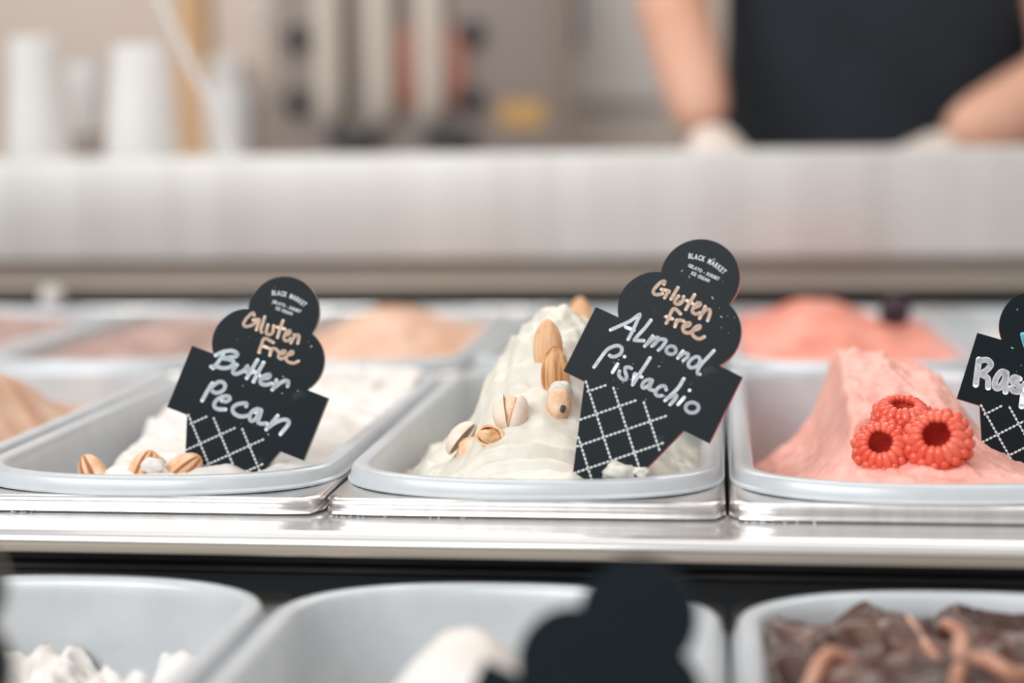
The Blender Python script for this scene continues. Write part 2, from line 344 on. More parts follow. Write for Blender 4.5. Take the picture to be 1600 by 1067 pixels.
for q, (pts, r) in enumerate((([(1478, 945, .60), (1502, 965, .585), (1500, 1010, .56), (1492, 1075, .53)], .0042), ([(1420, 945, .60), (1450, 985, .58), (1470, 1012, .565)], .0026),
                              ([(1500, 1010, .56), (1540, 1035, .55), (1585, 1045, .545), (1620, 1010, .56)], .0036), ([(1250, 1075, .53), (1290, 1035, .55), (1330, 1020, .555)], .0036))):
    P = [at(a, b, y) for a, b, y in pts]
    for p in P: p.z = z3+h_choc(p.x-pan_x(3), p.y-YF['front'])+r*.1
    P = spline(P, 6); bm = bmesh.new(); tube(bm, P, [r*.75*(.55+.45*math.sin(PI*(k+1)/(len(P)+1))) for k in range(len(P))], 10)
    tag(obj('caramel_ribbon', bm, M['ribbon'], None, 80), RL[q], 'caramel', 'caramel ribbons on the chocolate')

# ------------------------------------------------------------------ sign boards
U = .0686                                            # width of the broad band of a board
def arc(cx, cy, r, a0, a1, n):
    return [(cx+r*math.cos(math.radians(a0+(a1-a0)*k/n)), cy+r*math.sin(math.radians(a0+(a1-a0)*k/n))) for k in range(n+1)]
mm = .001
def board_outline():
    hw, hh = 34.3, 30.4                              # in millimetres, origin in the middle of the band's top edge
    r1, c1x, c1y, r2, c2y = 15.6, 11.4, 9.9, 16.6, 29.3
    P = [(-hw, 0), (-hw, -hh), (-24.2, -hh), (-7.5, -hh-46), (7.5, -hh-46), (22.5, -hh), (hw, -hh), (hw, 0)]
    P += arc(c1x, c1y, r1, -39, 72.9, 18)
    P += arc(0, c2y, r2, -15.7, 195.7, 34)[1:-1]
    P += arc(-c1x, c1y, r1, 107.1, 219, 18)
    return [(a*mm, b*mm) for a, b in P]
def stroke_mesh(bm, pts, wd, z):
    pts = [Vector((p[0], p[1])) for p in pts]
    for p in pts:
        bm.faces.new([bm.verts.new((p.x+wd/2*math.cos(2*PI*k/10), p.y+wd/2*math.sin(2*PI*k/10), z)) for k in range(10)])
    for a, b in zip(pts, pts[1:]):
        d = b-a
        if d.length < 1e-7: continue
        n = Vector((-d.y, d.x)).normalized()*wd/2
        bm.faces.new([bm.verts.new((q.x, q.y, z)) for q in (a+n, a-n, b-n, b+n)])
def glyphs(bm, text, size, sx, place, gap):          # flat lettering; place(s) -> (x, y, angle) at distance s from the middle
    ms = []
    for ch in text:
        if ch == ' ': ms.append((None, size*.30)); continue
        c = bpy.data.curves.new('glyph', 'FONT'); c.body = ch; c.size = size; c.resolution_u = 2; c.offset = size*.028
        o = bpy.data.objects.new('glyph', c); COL.objects.link(o); dg = bpy.context.evaluated_depsgraph_get(); me = bpy.data.meshes.new_from_object(o.evaluated_get(dg))
        xs = [v.co.x for v in me.vertices]; ms.append((me, (max(xs)-min(xs))*sx, min(xs))); bpy.data.objects.remove(o); bpy.data.curves.remove(c)
    tot = sum(q[1] for q in ms)+gap*(len(ms)-1); s = -tot/2
    for q in ms:
        if q[0]:
            x, y, a = place(s+q[1]/2); ca, sa = math.cos(a), math.sin(a)
            vsn = []
            for v in q[0].vertices:
                lx = (v.co.x-q[2])*sx-q[1]/2; ly = v.co.y
                vsn.append(bm.verts.new((x+lx*ca-ly*sa, y+lx*sa+ly*ca, 0)))
            for f in q[0].polygons:
                try: bm.faces.new([vsn[k] for k in f.vertices])
                except ValueError: pass
            bpy.data.meshes.remove(q[0])
        s += q[1]+gap
def board(tl, tr, normal, edge, label, depth=None, writing=(), emblem=True, waffle=True, name='flavour_sign', group=None):
    """tl, tr: pixels of the upper corners of the band; the board's true width sets how far away it stands"""
    n = Vector(normal).normalized()
    def hit(px, py, p0):
        d = right*((px-800)/F)+down*((py-533.5)/F)+fwd; o = Vector((0, 0, CZ)); return o+d*((p0-o).dot(n)/d.dot(n))
    p0 = at(*tl, .75); k = U/(hit(*tr, p0)-p0).length; p0 = Vector((0, 0, CZ))+(p0-Vector((0, 0, CZ)))*k
    ux = (hit(*tr, p0)-p0).normalized(); uy = n.cross(ux).normalized(); org = p0+ux*U/2
    mw = Matrix((ux, uy, n)).transposed().to_4x4(); mw.translation = org
    e = thing(name, org, label, 'sign', group); e.matrix_world = mw
    def uv(px, py): q = hit(px, py, p0)-org; return (q.dot(ux), q.dot(uy))
    bm = bmesh.new(); T = .0030; po = board_outline()
    top = [bm.verts.new((a, b, 0)) for a, b in po]; bot = [bm.verts.new((a, b, -T)) for a, b in po]
    bm.faces.new(top); bm.faces.new(bot[::-1])
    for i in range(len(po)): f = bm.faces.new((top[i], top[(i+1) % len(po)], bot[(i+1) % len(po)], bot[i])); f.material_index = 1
    bmesh.ops.recalc_face_normals(bm, faces=bm.faces[:]); me = bpy.data.meshes.new('board'); bm.to_mesh(me); bm.free()
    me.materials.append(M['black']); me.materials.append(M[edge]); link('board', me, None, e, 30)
    for nm, mt, wd, (ox, oy, sc), strokes in writing:
        bm = bmesh.new()
        for s in strokes:
            pts = [uv(ox+a/sc, oy+b/sc) for a, b in s]
            stroke_mesh(bm, spline([(a, b, 0) for a, b in pts], 5) if len(pts) > 1 else pts, wd*mm, .00012)
        obj(nm, bm, M[mt], e, 0)
    if emblem:
        bm = bmesh.new(); rr = .0225; cy = .0364-rr
        glyphs(bm, 'BLACK MARKET', .0031, .62, lambda s: (rr*math.sin(s/rr), cy+rr*math.cos(s/rr), -s/rr), .00022)
        glyphs(bm, 'GELATO - SORBET', .0020, .76, lambda s: (s+.0004, .0317, 0), .00012)
        glyphs(bm, 'ICE CREAM', .0020, .76, lambda s: (s, .0293, 0), .00012)
        for v in bm.verts: v.co.z = .00010
        obj('printed_emblem', bm, M['print'], e, 0)
    if emblem:                                       # specks of chalk dust on the face
        rg = random.Random(len(label)*7+int(tl[0])); bm = bmesh.new()
        for q in range(46):
            x, y = rg.uniform(-22, 22), rg.uniform(-28, 40)
            if y > 24 and abs(x) > 12: continue
            a = rg.uniform(0, PI); l_ = rg.choice((0, 0, 0, .15, .45)); r_ = rg.uniform(.12, .26)
            stroke_mesh(bm, [((x-l_*math.cos(a))*mm, (y-l_*math.sin(a))*mm), ((x+l_*math.cos(a))*mm, (y+l_*math.sin(a))*mm)], r_*mm*1.4, .00008)
        k_ = obj('chalk_dust', bm, M['print'], e, 0); k_['kind'] = 'stuff'
    if waffle:
        bm = bmesh.new(); g = 14.45; hh = 30.4
        for fam in (0, 1):
            for kk in range(-1, 7):
                for q in range(-26, 30):
                    x = q*1.30; y = (-53.7+g*kk)-x if fam == 0 else x-(12.5+g*kk)
                    d = -y-hh
                    if not (-3.0 < d < 44 and -23.6+d*.36 < x < min(17.8, 22-d*.34)): continue
                    dx, dy = .20, (-.20 if fam == 0 else .20)
                    stroke_mesh(bm, [((x-dx)*mm, (y-dy)*mm), ((x+dx)*mm, (y+dy)*mm)], .95*mm, .00010)
        obj('waffle_print', bm, M['print'], e, 0)
    return e
def ell(cx, cy, rx, ry, n=12, a0=0): return [(cx+rx*math.cos(2*PI*k/n+a0), cy+ry*math.sin(2*PI*k/n+a0)) for k in range(n+1)]
A1 = (350, 475, 9.975); B1 = (310, 535, 9.975); C1 = (310, 580, 9.975)
gf1 = [[(470, 175), (455, 140), (400, 175), (340, 240), (305, 310), (330, 345), (390, 345), (450, 320), (510, 280)], [(455, 250), (545, 240), (540, 290), (505, 400)],
       [(635, 200), (605, 300), (575, 400), (590, 440)], [(685, 325), (660, 420), (670, 465), (720, 475), (760, 440), (775, 340)], [(920, 260), (880, 370), (835, 520)], [(825, 360), (950, 390)],
       [(945, 490), (1010, 470), (1035, 430), (1010, 415), (965, 450), (935, 520), (950, 565), (1000, 570), (1035, 540)], [(1095, 480), (1080, 540), (1045, 605)],
       [(1060, 570), (1110, 500), (1150, 480), (1170, 510), (1150, 610)], [(770, 600), (700, 560), (640, 535), (610, 560), (580, 650), (545, 750)], [(610, 655), (690, 685)],
       [(735, 700), (715, 800)], [(725, 760), (760, 700), (800, 695), (850, 745)], [(860, 780), (930, 770), (955, 735), (920, 730), (870, 770), (850, 820), (890, 855), (950, 835)],
       [(985, 800), (1060, 780), (1075, 745), (1040, 745), (990, 800), (970, 860), (1010, 905), (1090, 920), (1160, 890)]]
bu1 = [[(270, 200), (380, 150), (520, 130), (600, 170), (590, 215), (500, 230), (400, 245)], [(385, 190), (320, 290), (230, 400)],
       [(400, 250), (500, 270), (550, 310), (500, 380), (390, 400), (280, 375), (200, 375)], [(600, 350), (560, 400), (540, 460), (580, 490), (650, 470), (720, 430), (765, 370), (760, 430), (790, 470)],
       [(920, 275), (840, 410), (755, 555)], [(1015, 315), (940, 450), (860, 610)], [(870, 450), (950, 510)], [(740, 450), (830, 470)],
       [(1000, 560), (1080, 555), (1115, 520), (1070, 505), (1000, 540), (965, 590), (980, 640), (1050, 660), (1140, 640)], [(1215, 590), (1200, 660), (1155, 735)],
       [(1165, 720), (1250, 650), (1340, 600), (1395, 605), (1400, 640), (1390, 680)]]
pe1 = [[(215, 190), (140, 310), (60, 455)], [(215, 240), (290, 180), (360, 165), (415, 210), (400, 280), (340, 325), (270, 335), (225, 315)],
       [(370, 460), (440, 470), (490, 430), (470, 395), (400, 390), (310, 430), (255, 490), (250, 550), (310, 590), (420, 595)],
       [(745, 545), (750, 505), (690, 500), (600, 520), (540, 570), (545, 640), (620, 695), (700, 705), (780, 690)],
       [(980, 610), (920, 590), (850, 620), (800, 690), (810, 760), (850, 770), (910, 720), (970, 620)], [(980, 620), (950, 720), (930, 780), (970, 815), (1060, 815)], [(890, 640), (950, 650)],
       [(1235, 695), (1150, 800), (1060, 905)], [(1080, 880), (1200, 800), (1320, 755), (1400, 770), (1400, 830), (1280, 980)]]
D2 = (1000, 425, 9.975); E2 = (940, 480, 8.889); F2 = (920, 530, 8.889)
gf2 = [[(375, 190), (385, 150), (340, 150), (270, 210), (215, 280), (215, 330), (270, 355), (350, 335)], [(335, 270), (450, 300), (420, 340), (385, 400)], [(590, 245), (540, 330), (485, 420)],
       [(600, 375), (550, 440), (550, 485), (610, 500), (660, 460), (680, 385)], [(850, 355), (780, 470), (715, 580)], [(730, 445), (820, 490)],
       [(860, 550), (930, 520), (935, 485), (890, 490), (830, 560), (820, 620), (870, 655), (930, 635)], [(1015, 540), (980, 630), (930, 720)], [(960, 660), (1030, 590), (1085, 590), (1090, 650), (1055, 755)],
       [(630, 650), (570, 590), (520, 575), (480, 640), (440, 740), (410, 795)], [(410, 695), (505, 730)], [(575, 750), (545, 850)], [(555, 800), (610, 750), (680, 765)],
       [(700, 850), (770, 830), (775, 795), (720, 800), (670, 860), (690, 930), (750, 950), (800, 930)], [(830, 910), (920, 880), (935, 840), (890, 845), (830, 900), (815, 960), (860, 1020), (930, 1040), (1000, 1010)]]
al2 = [[(125, 315), (250, 260), (400, 190), (530, 100), (490, 200), (430, 330), (370, 445)], [(335, 275), (450, 320)], [(685, 180), (600, 290), (465, 440), (480, 460), (585, 465)],
       [(710, 400), (650, 480), (600, 540)], [(620, 520), (700, 450), (770, 420), (790, 440), (740, 510), (700, 540)], [(720, 520), (800, 450), (880, 450), (890, 480), (830, 560), (790, 595)],
       ell(967, 597, 68, 56), [(1130, 610), (1060, 705)], [(1075, 690), (1140, 640), (1200, 650), (1190, 690), (1135, 740)],
       [(1370, 730), (1340, 690), (1280, 700), (1215, 760), (1210, 820), (1260, 840), (1330, 810), (1370, 740)], [(1560, 605), (1470, 700), (1380, 800), (1335, 880), (1335, 920), (1365, 930)]]
pi2 = [[(75, 385), (150, 280), (250, 150), (330, 105), (410, 90), (460, 130), (440, 200), (380, 235), (330, 245), (290, 225)], [(400, 345), (330, 460)], [(497, 242)],
       [(590, 405), (560, 390), (510, 395), (505, 440), (525, 520), (510, 560), (460, 550), (420, 500), (425, 445)], [(850, 260), (760, 400), (680, 520), (610, 630)], [(640, 480), (735, 525)], [(635, 485), (615, 620)],
       [(880, 570), (830, 560), (770, 590), (740, 650), (770, 675), (830, 640), (880, 580)], [(880, 580), (850, 650), (840, 690), (895, 710)], [(1075, 700), (1060, 660), (1010, 650), (950, 690), (925, 750), (960, 785), (1010, 785)],
       [(1320, 550), (1230, 690), (1060, 850)], [(1090, 820), (1180, 780), (1220, 790), (1190, 840), (1130, 905)], [(1325, 810), (1240, 905)], [(1400, 710)], ell(1435, 950, 90, 72, 12, .5)]
G3 = (1490, 500, 5.927)
ra3 = [[(235, 365), (220, 480), (205, 600)], [(240, 375), (310, 370), (345, 410), (310, 460), (260, 500), (315, 540), (320, 625)],
       [(490, 490), (440, 480), (390, 550), (385, 620), (420, 630), (470, 560), (490, 490), (480, 600), (480, 665)], [(610, 545), (560, 530), (545, 570), (600, 610), (610, 660), (560, 660), (530, 630)],
       [(660, 590), (630, 800)], [(655, 600), (720, 600), (730, 660), (660, 690)],
       [(800, 500), (770, 710), (830, 720), (840, 660), (785, 650)], [(870, 700), (940, 690), (920, 650), (870, 680), (880, 750), (950, 750)],
       [(985, 690), (975, 780)], [(980, 730), (1040, 700)], [(1065, 710), (1055, 800)], [(1060, 750), (1120, 720)], [(1150, 730), (1160, 790), (1210, 750)], [(1220, 740), (1170, 900)]]
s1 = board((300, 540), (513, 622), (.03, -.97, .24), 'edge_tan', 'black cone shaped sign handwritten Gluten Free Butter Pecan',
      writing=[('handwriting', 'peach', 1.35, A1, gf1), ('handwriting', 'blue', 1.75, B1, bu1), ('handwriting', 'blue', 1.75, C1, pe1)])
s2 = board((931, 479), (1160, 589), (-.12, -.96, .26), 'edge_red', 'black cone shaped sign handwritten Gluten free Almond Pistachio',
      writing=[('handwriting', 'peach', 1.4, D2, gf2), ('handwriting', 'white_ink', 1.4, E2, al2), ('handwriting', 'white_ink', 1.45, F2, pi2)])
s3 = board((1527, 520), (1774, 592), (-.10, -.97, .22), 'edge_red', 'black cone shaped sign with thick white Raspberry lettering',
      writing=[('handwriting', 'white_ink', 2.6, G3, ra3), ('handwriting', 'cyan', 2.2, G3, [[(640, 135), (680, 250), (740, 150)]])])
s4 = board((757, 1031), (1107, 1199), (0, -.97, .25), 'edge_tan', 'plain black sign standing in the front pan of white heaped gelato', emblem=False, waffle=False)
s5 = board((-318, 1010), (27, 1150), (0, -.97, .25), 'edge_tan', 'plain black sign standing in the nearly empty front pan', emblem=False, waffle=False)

# ------------------------------------------------------------------ nuts and berries
def aim(o, axis, up=(0, 0, 1)):                      # local z along axis, local x as close to 'up' cross as possible
    z = Vector(axis).normalized(); x = Vector(up).cross(z)
    x = x.normalized() if x.length > 1e-5 else Vector((1, 0, 0)); y = z.cross(x); loc = o.location.copy()
    mw = Matrix((x, y, z)).transposed().to_4x4(); mw.translation = loc; o.matrix_world = mw
def almond(p, axis, L, material, label, roll=(0, 1, 0)):
    bm = bmesh.new(); prof = [(-1, .03), (-.95, .34), (-.85, .60), (-.65, .84), (-.4, .97), (-.15, 1.0), (.1, .98), (.35, .90), (.58, .76), (.76, .57), (.88, .38), (.96, .18), (1, .03)]
    wd = L*.275; n = 28
    loft(bm, [[Vector((wd*r*math.cos(2*PI*k/n), wd*.62*r*math.sin(2*PI*k/n), L/2*z))*(1+.012*math.sin(7*2*PI*k/n)) for k in range(n)] for z, r in prof], True, True)
    o = obj('almond', bm, material, None, 80); o.location = p; aim(o, axis, roll); return tag(o, label, 'almond')
def gel(i, px, py, row='middle', h=None):            # march a pixel's ray to the gelato surface
    Y = YF[row]+.016
    while Y < YF[row]+LEN:
        p = at(px, py, Y)
        if p.z <= ZF[row]+h(p.x-pan_x(i), p.y-YF[row]): return p
        Y += .0005
    return at(px, py, YF[row]+.1)
p = gel(2, 868, 594, h=h_pist); almond(p+Vector((0, -.001, .0035)), (-.03, .16, 1), .0235, M['almond'], 'brown ridged almond stuck upright halfway up the pistachio gelato', (0, -1, .2))
p = gel(2, 856, 555, h=h_pist); almond(p+Vector((0, .001, .004)), (-.02, .12, 1), .0245, M['almond_p'], 'pale almond standing upright at the peak of the pistachio gelato', (0, -1, 0))
p = at(905, 520, .90); p.z = TZ+h_pist(p.x-pan_x(2), p.y-YF['middle'])+.003; almond(p, (.05, .1, 1), .029, M['almond_p'], 'pale almond standing behind the sign in the pistachio gelato', (0, -1, 0))
def half_shell(bm, rx, ry, rz, ang, th=.06):
    n, mrows = 18, 12; A, B = [], []
    for j in range(mrows+1):
        v = PI*j/mrows
        A.append([Vector((rx*math.sin(v)*math.sin(PI*k/n), ry*math.sin(v)*math.cos(PI*k/n), -rz*math.cos(v))) for k in range(n+1)])
        B.append([q*(1-th*2) for q in A[-1]])
    rot = Matrix.Rotation(ang, 3, 'Y'); off = rot @ Vector((0, 0, -rz))-Vector((0, 0, -rz))
    va = [[bm.verts.new(rot @ q-off) for q in r] for r in A]; vb = [[bm.verts.new(rot @ q-off) for q in r] for r in B]
    for j in range(mrows):
        for k in range(n):
            bm.faces.new((va[j][k], va[j][k+1], va[j+1][k+1], va[j+1][k])); bm.faces.new((vb[j][k+1], vb[j][k], vb[j+1][k], vb[j+1][k+1]))
        bm.faces.new((va[j][0], va[j+1][0], vb[j+1][0], vb[j][0])); bm.faces.new((va[j+1][n], va[j][n], vb[j][n], vb[j+1][n]))
def lump(bm, rx, ry, rz, seed, amp=.12, n=3):
    r = bmesh.ops.create_icosphere(bm, subdivisions=n, radius=1)
    for v in r['verts']:
        k = 1+amp*noise.noise(v.co*1.6+Vector((seed, 0, 0)))+amp*.4*noise.noise(v.co*4+Vector((seed, 3, 0))); v.co = Vector((v.co.x*rx*k, v.co.y*ry*k, v.co.z*rz*k))
p = gel(2, 797, 660, h=h_pist)
e = thing('pistachio', p+Vector((0, .001, .004)), 'open shelled pistachio standing split on the pistachio gelato', 'pistachio'); aim(e, (.05, .25, 1), (0, -1, 0))
for s in (-1, 1):
    bm = bmesh.new(); half_shell(bm, .0062*s, .0062, .0088, s*.20); obj('shell_half', bm, M['shell'], e, 60)
bm = bmesh.new(); lump(bm, .0048, .0050, .0076, 2, .1); obj('kernel', bm, M['kernel'], e, 80)
p = gel(2, 728, 700, h=h_pist)
e = thing('pistachio', p+Vector((0, -.001, .0025)), 'pistachio with its pale shell behind a broken pink kernel', 'pistachio'); aim(e, (.75, .1, .55), (0, -1, .3))
bm = bmesh.new(); half_shell(bm, .0062, .0066, .0092, .25); obj('shell_half', bm, M['shell'], e, 60)
bm = bmesh.new(); lump(bm, .0058, .0062, .0080, 5, .28); k = obj('kernel', bm, M['kernel'], e, 80); k.location = (-.0050, .0026, .0006)
p = gel(2, 766, 686, h=h_pist)
e = thing('pistachio', p+Vector((0, -.003, .002)), 'brown pistachio half lying hollow side out between two pistachios', 'pistachio'); aim(e, (1, -.1, -.12), (0, .35, 1))
bm = bmesh.new(); half_shell(bm, .0052, .0048, .0064, 0, .1); obj('shell_half', bm, M['kernel_b'], e, 60)
bm = bmesh.new(); lump(bm, .0034, .0032, .0050, 8, .35); k = obj('kernel', bm, M['kernel_b'], e, 80); k.location = (.0014, 0, 0)
p = gel(2, 875, 640, h=h_pist)
e = thing('pistachio', p+Vector((0, -.002, .0030)), 'pistachio coated in gelato with a dark spot under the brown almond', 'pistachio'); aim(e, (-.1, -.35, -1), (0, -1, 0))
bm = bmesh.new(); lump(bm, .0056, .0052, .0082, 11, .18); obj('kernel', bm, M['kernel'], e, 80)
bm = bmesh.new(); lump(bm, .0013, .0008, .0019, 3, .3, 2); k = obj('dark_spot', bm, M['spot'], e, 80); k.location = (.0020, .0049, .0030)
bm = bmesh.new(); lump(bm, .0058, .0044, .0052, 14, .3); k = obj('gelato_coat', bm, M['pist'], e, 80); k.location = (0, -.001, -.0052)
for px, py, r, lab in ((967, 737, .0042, 'larger crumb of gelato stuck at the foot of the pistachio sign'), (1000, 738, .0026, 'small crumb of gelato beside the foot of the pistachio sign')):
    bm = bmesh.new(); lump(bm, r*1.5, r*.9, r, px, .5); o = obj('gelato_crumb', bm, M['pist'], None, 80); o.location = at(px, py, .6935); tag(o, lab, 'gelato')
# pecans, standing in the white gelato just behind the front of the liner
def pecan(px, py, Y, L, ang, label, tilt=.3):
    e = thing('pecan_half', at(px, py, Y), label, 'pecan', None); n = 26; bm = bmesh.new(); rings = []
    for j in range(13):
        v = PI*(j+.15)/12.3; rr = math.sin(v)
        ring = []
        for k in range(n):
            a = 2*PI*k/n; g = 1-.14*math.exp(-((math.sin(a/1-PI/2*1)-(-1))/.05)**2)
            lob = 1+.10*math.cos(5*a)*rr; ring.append(Vector((L*.30*rr*math.cos(a)*lob, L*.24*rr*math.sin(a)*lob*(1 if math.sin(a) > 0 else .5), -L/2*math.cos(v))))
        rings.append(ring)
    loft(bm, rings, True, True); obj('kernel', bm, M['pecan'], e, 80)
    for s in (-.28, .28):
        bm = bmesh.new(); tube(bm, [Vector((s*L*.30*math.sin(PI*q/10), L*.238*math.sin(PI*q/10), -L/2*math.cos(PI*q/10)*.97)) for q in range(1, 10)], [L*.034*math.sin(PI*q/10)+.0001 for q in range(1, 10)], 6); obj('groove', bm, M['groove'], e, 80)
    aim(e, (math.sin(ang), tilt, math.cos(ang)), (0, -1, 0)); return e
pecan(147, 744, .735, .0225, -.55, 'pecan half with two dark grooves lying apart in the white gelato')
pecan(224, 742, .735, .0240, .30, 'pecan half smeared with white gelato beside another pecan')
pecan(247, 743, .742, .0220, -.45, 'pecan half tucked behind the smeared pecan')
pecan(283, 740, .738, .0235, .85, 'pecan half leaning against the butter pecan sign')
bm = bmesh.new(); lump(bm, .0058, .004, .0034, 21, .35); o = obj('gelato_smear', bm, M['white'], None, 80); o.location = at(238, 727, .731); tag(o, 'dab of white gelato across two pecans', 'gelato')
def raspberry(p, axis, r, label, seed):
    e = thing('raspberry', p, label, 'raspberry', None); rg = random.Random(seed); bm = bmesh.new(); H = r*1.75
    # outer wall: rows of drupelets from the rim (z=0, the open end) to the tip (z=-H)
    rows = [(.02, .74, 17, .235, 1.12), (-.24, .95, 17, .245, 1.1), (-.55, 1.0, 16, .255, 1.05), (-.88, .93, 14, .25, 1.0), (-1.18, .76, 12, .22, 1.0), (-1.44, .52, 8, .21, 1), (-1.62, .24, 5, .19, 1)]
    for q, (z, rr, n, s, el) in enumerate(rows):
        for k in range(n):
            a = 2*PI*(k+.5*(q % 2))/n+rg.uniform(-.04, .04); sz = r*s*rg.uniform(.9, 1.08)
            rad = Vector((math.cos(a), math.sin(a), 0)); tan = Vector((-math.sin(a), math.cos(a), 0))
            nrm = (rad*(.65 if q == 0 else .95)+Vector((0, 0, .75 if q == 0 else (-.2-.13*q)))).normalized(); c = rad*r*rr*rg.uniform(.97, 1.03)+Vector((0, 0, z*r))
            sl = nrm.cross(tan); nb = bmesh.ops.create_icosphere(bm, subdivisions=2, radius=1)['verts']
            for v in nb: v.co = c+tan*v.co.x*sz*.82+sl*v.co.y*sz*(1.35 if q == 0 else 1.0)*el+nrm*v.co.z*sz*.85
    obj('drupelets', bm, M['berry'], e, 180)
    bm = bmesh.new(); lathe(bm, [(r*.62, r*.03), (r*.55, -r*.15), (r*.48, -r*.55), (r*.38, -r*.95), (r*.15, -r*1.2), (.0002, -r*1.25)], 28, cap0=False)
    obj('cavity', bm, M['cavity'], e, 80)
    bm = bmesh.new(); lathe(bm, [(r*.70, r*.02), (r*.86, -r*.3), (r*.88, -r*.8), (r*.6, -r*1.4), (r*.1, -r*1.7)], 24, cap0=False); obj('flesh', bm, M['berry'], e, 80)
    aim(e, axis, (0, 1, 0)); return e
def on_pink(px, py, lift):
    Y = YF['middle']+.012
    while Y < YF['middle']+.2:
        p = at(px, py, Y)
        if p.z-TZ-h_rasp(p.x-pan_x(3), p.y-YF['middle']) < lift: return p
        Y += .0005
    return p
raspberry(on_pink(1376, 694, .0085), (-.14, -.80, .60), .0108, 'small open raspberry sunk tip down into the pink gelato', 1)
raspberry(on_pink(1464, 682, .0105), (-.22, -.80, .58), .0124, 'large open raspberry resting against the raspberry sign', 2)
raspberry(on_pink(1410, 638, .0100), (.02, -.30, .95), .0112, 'raspberry lying behind two others with its opening upward', 3)
for k, (px, py, Y) in enumerate(((1392, 492, 1.30), (1404, 489, 1.305), (1397, 482, 1.31))):
    bm = bmesh.new()
    for q in range(40):
        th = math.acos(1-2*(q+.5)/40); ph = q*2.4; v = Vector((math.sin(th)*math.cos(ph), math.sin(th)*math.sin(ph), math.cos(th)*1.15))*.0075
        for b in bmesh.ops.create_icosphere(bm, subdivisions=1, radius=.0026)['verts']: b.co += v
    o = obj('blackberry', bm, M['purple'], None, 180); o.location = at(px, py, Y); tag(o, 'dark purple berry on the coral sorbet in the rear pan', 'berry', 'dark berries on the coral sorbet')
# frost in the slits under the pans
bm = bmesh.new()
for a, b in ((-.158, -.10), (.006, .045), (-.33, -.28)):
    for q in range(16):
        x = a+(b-a)*R.random()**1.4; s = R.uniform(.0002, .0005)
        for v in bmesh.ops.create_icosphere(bm, subdivisions=1, radius=s)['verts']: v.co = Vector((v.co.x*1.4+x, v.co.y+.6712+R.uniform(-.0012, .0008), v.co.z*.7+TZ-.0070))
o = obj('frost', bm, M['frost'], None, 80); o['kind'] = 'stuff'; tag(o, 'crumbs of white frost in the slit under the pans', 'frost')

# ------------------------------------------------------------------ behind the ledge
LT = TZ+.1355                                        # top of the service ledge
def tub(px, w_top, w_bot, h, Y, label):
    x = at(px, 230, Y).x; bm = bmesh.new()
    lathe(bm, [(w_bot/2+.0015, 0), (w_bot/2+.002, .002), (w_bot/2+.0015, .005), (w_bot/2, .0055), (w_top/2, h-.002), (w_top/2-.002, h), (w_top/2-.003, h-.0015)], 32)
    o = obj('paper_tub', bm, M['cup'], None, 40); o.location = (x, Y, LT); return tag(o, label, 'tub')
tub(60, .048, .060, .116, 1.62, 'tall white paper tub upside down at the end of the ledge')
tub(222, .050, .070, .107, 1.62, 'wide white paper tub upside down beside the leaning rod')
e = thing('napkin_holder', (at(138, 230, 1.74).x, 1.74, LT), 'brown holder with a white cup on it between two paper tubs', 'holder')
bm = bmesh.new(); box(bm, -.018, .018, -.015, .015, 0, .026, .003); obj('base', bm, M['grey'], e)
bm = bmesh.new(); lathe(bm, [(.012, .026), (.017, .050), (.0195, .094), (.0205, .095), (.0205, .098), (.0185, .098)], 28); obj('cup', bm, M['cup'], e)
a, b = at(366, 222, 1.475), at(240, -22, 1.475); bm = bmesh.new(); a.z = LT
tube(bm, [a, a.lerp(b, .5), b, b+(b-a)*1.3], .0037, 12); tag(obj('leaning_rod', bm, M['cup'], None, 60), 'slim pale rod leaning up from the steel ledge', 'rod')
# back counter
bm = bmesh.new(); box(bm, -2.2, 1.6, 2.30, 2.86, 0, .88, .004); cab = thing('back_counter', (-.3, 2.6, 0), 'grey back counter along the rear wall', 'counter'); part('body', bm, M['grey'], cab)
bm = bmesh.new(); box(bm, -2.22, 1.62, 2.27, 2.88, .88, .92, .006); part('worktop', bm, M['brushed'], cab)
WT = .92
YM = 2.45; s_ = YM/F
xa = at(425, 100, YM).x; xb = at(868, 100, YM).x
e = thing('dispensing_machine', ((xa+xb)/2, YM, WT), 'taupe dispensing machine with black knobs and beige tubes', 'machine')
hw = (xb-xa)/2
bm = bmesh.new(); box(bm, -hw, hw, 0, .34, .02, .80, .008); obj('housing', bm, M['mach'], e)
for sx in (-1, 1):
    bm = bmesh.new(); lathe(bm, [(.02, 0), (.02, .02)], 16, off=(sx*hw*.8, .06, 0)); obj('foot', bm, M['knob'], e)
def mloc(px, py): q = at(px, py, YM); return q.x-(xa+xb)/2, q.z-WT
for px in (520, 600, 678):
    x, z = mloc(px, 190); bm = bmesh.new(); lathe(bm, [(.012, z), (.019, z+.01), (.020, z+.05), (.020, z+.33), (.016, z+.34)], 20, off=(x, -.022, 0)); obj('tube', bm, M['beige'], e)
for px in (640, 712):
    x, z = mloc(px, 165); bm = bmesh.new(); box(bm, x-.018, x+.018, -.014, -.001, z, z+.11, .004); obj('flavour_plate', bm, M['terra'], e)
for px, py in ((465, 60), (465, 161), (736, 52), (736, 155)):
    x, z = mloc(px, py); bm = bmesh.new(); lathe(bm, [(.017, 0), (.019, .006), (.016, .022), (.010, .026)], 20); o = obj('knob', bm, M['knob'], e); o.location = (x, 0, z); o.rotation_euler = (PI/2, 0, 0)
for px in (558, 706):
    x, z = mloc(px, 222); bm = bmesh.new(); box(bm, x-.033, x+.033, -.05, -.001, z-.012, z+.018, .006); obj('drip_tray', bm, M['knob'], e)
x, z = mloc(815, 178); bm = bmesh.new(); box(bm, x-.032, x+.032, -.003, -.0005, z-.018, z+.018); obj('sticker', bm, M['yel'], e)
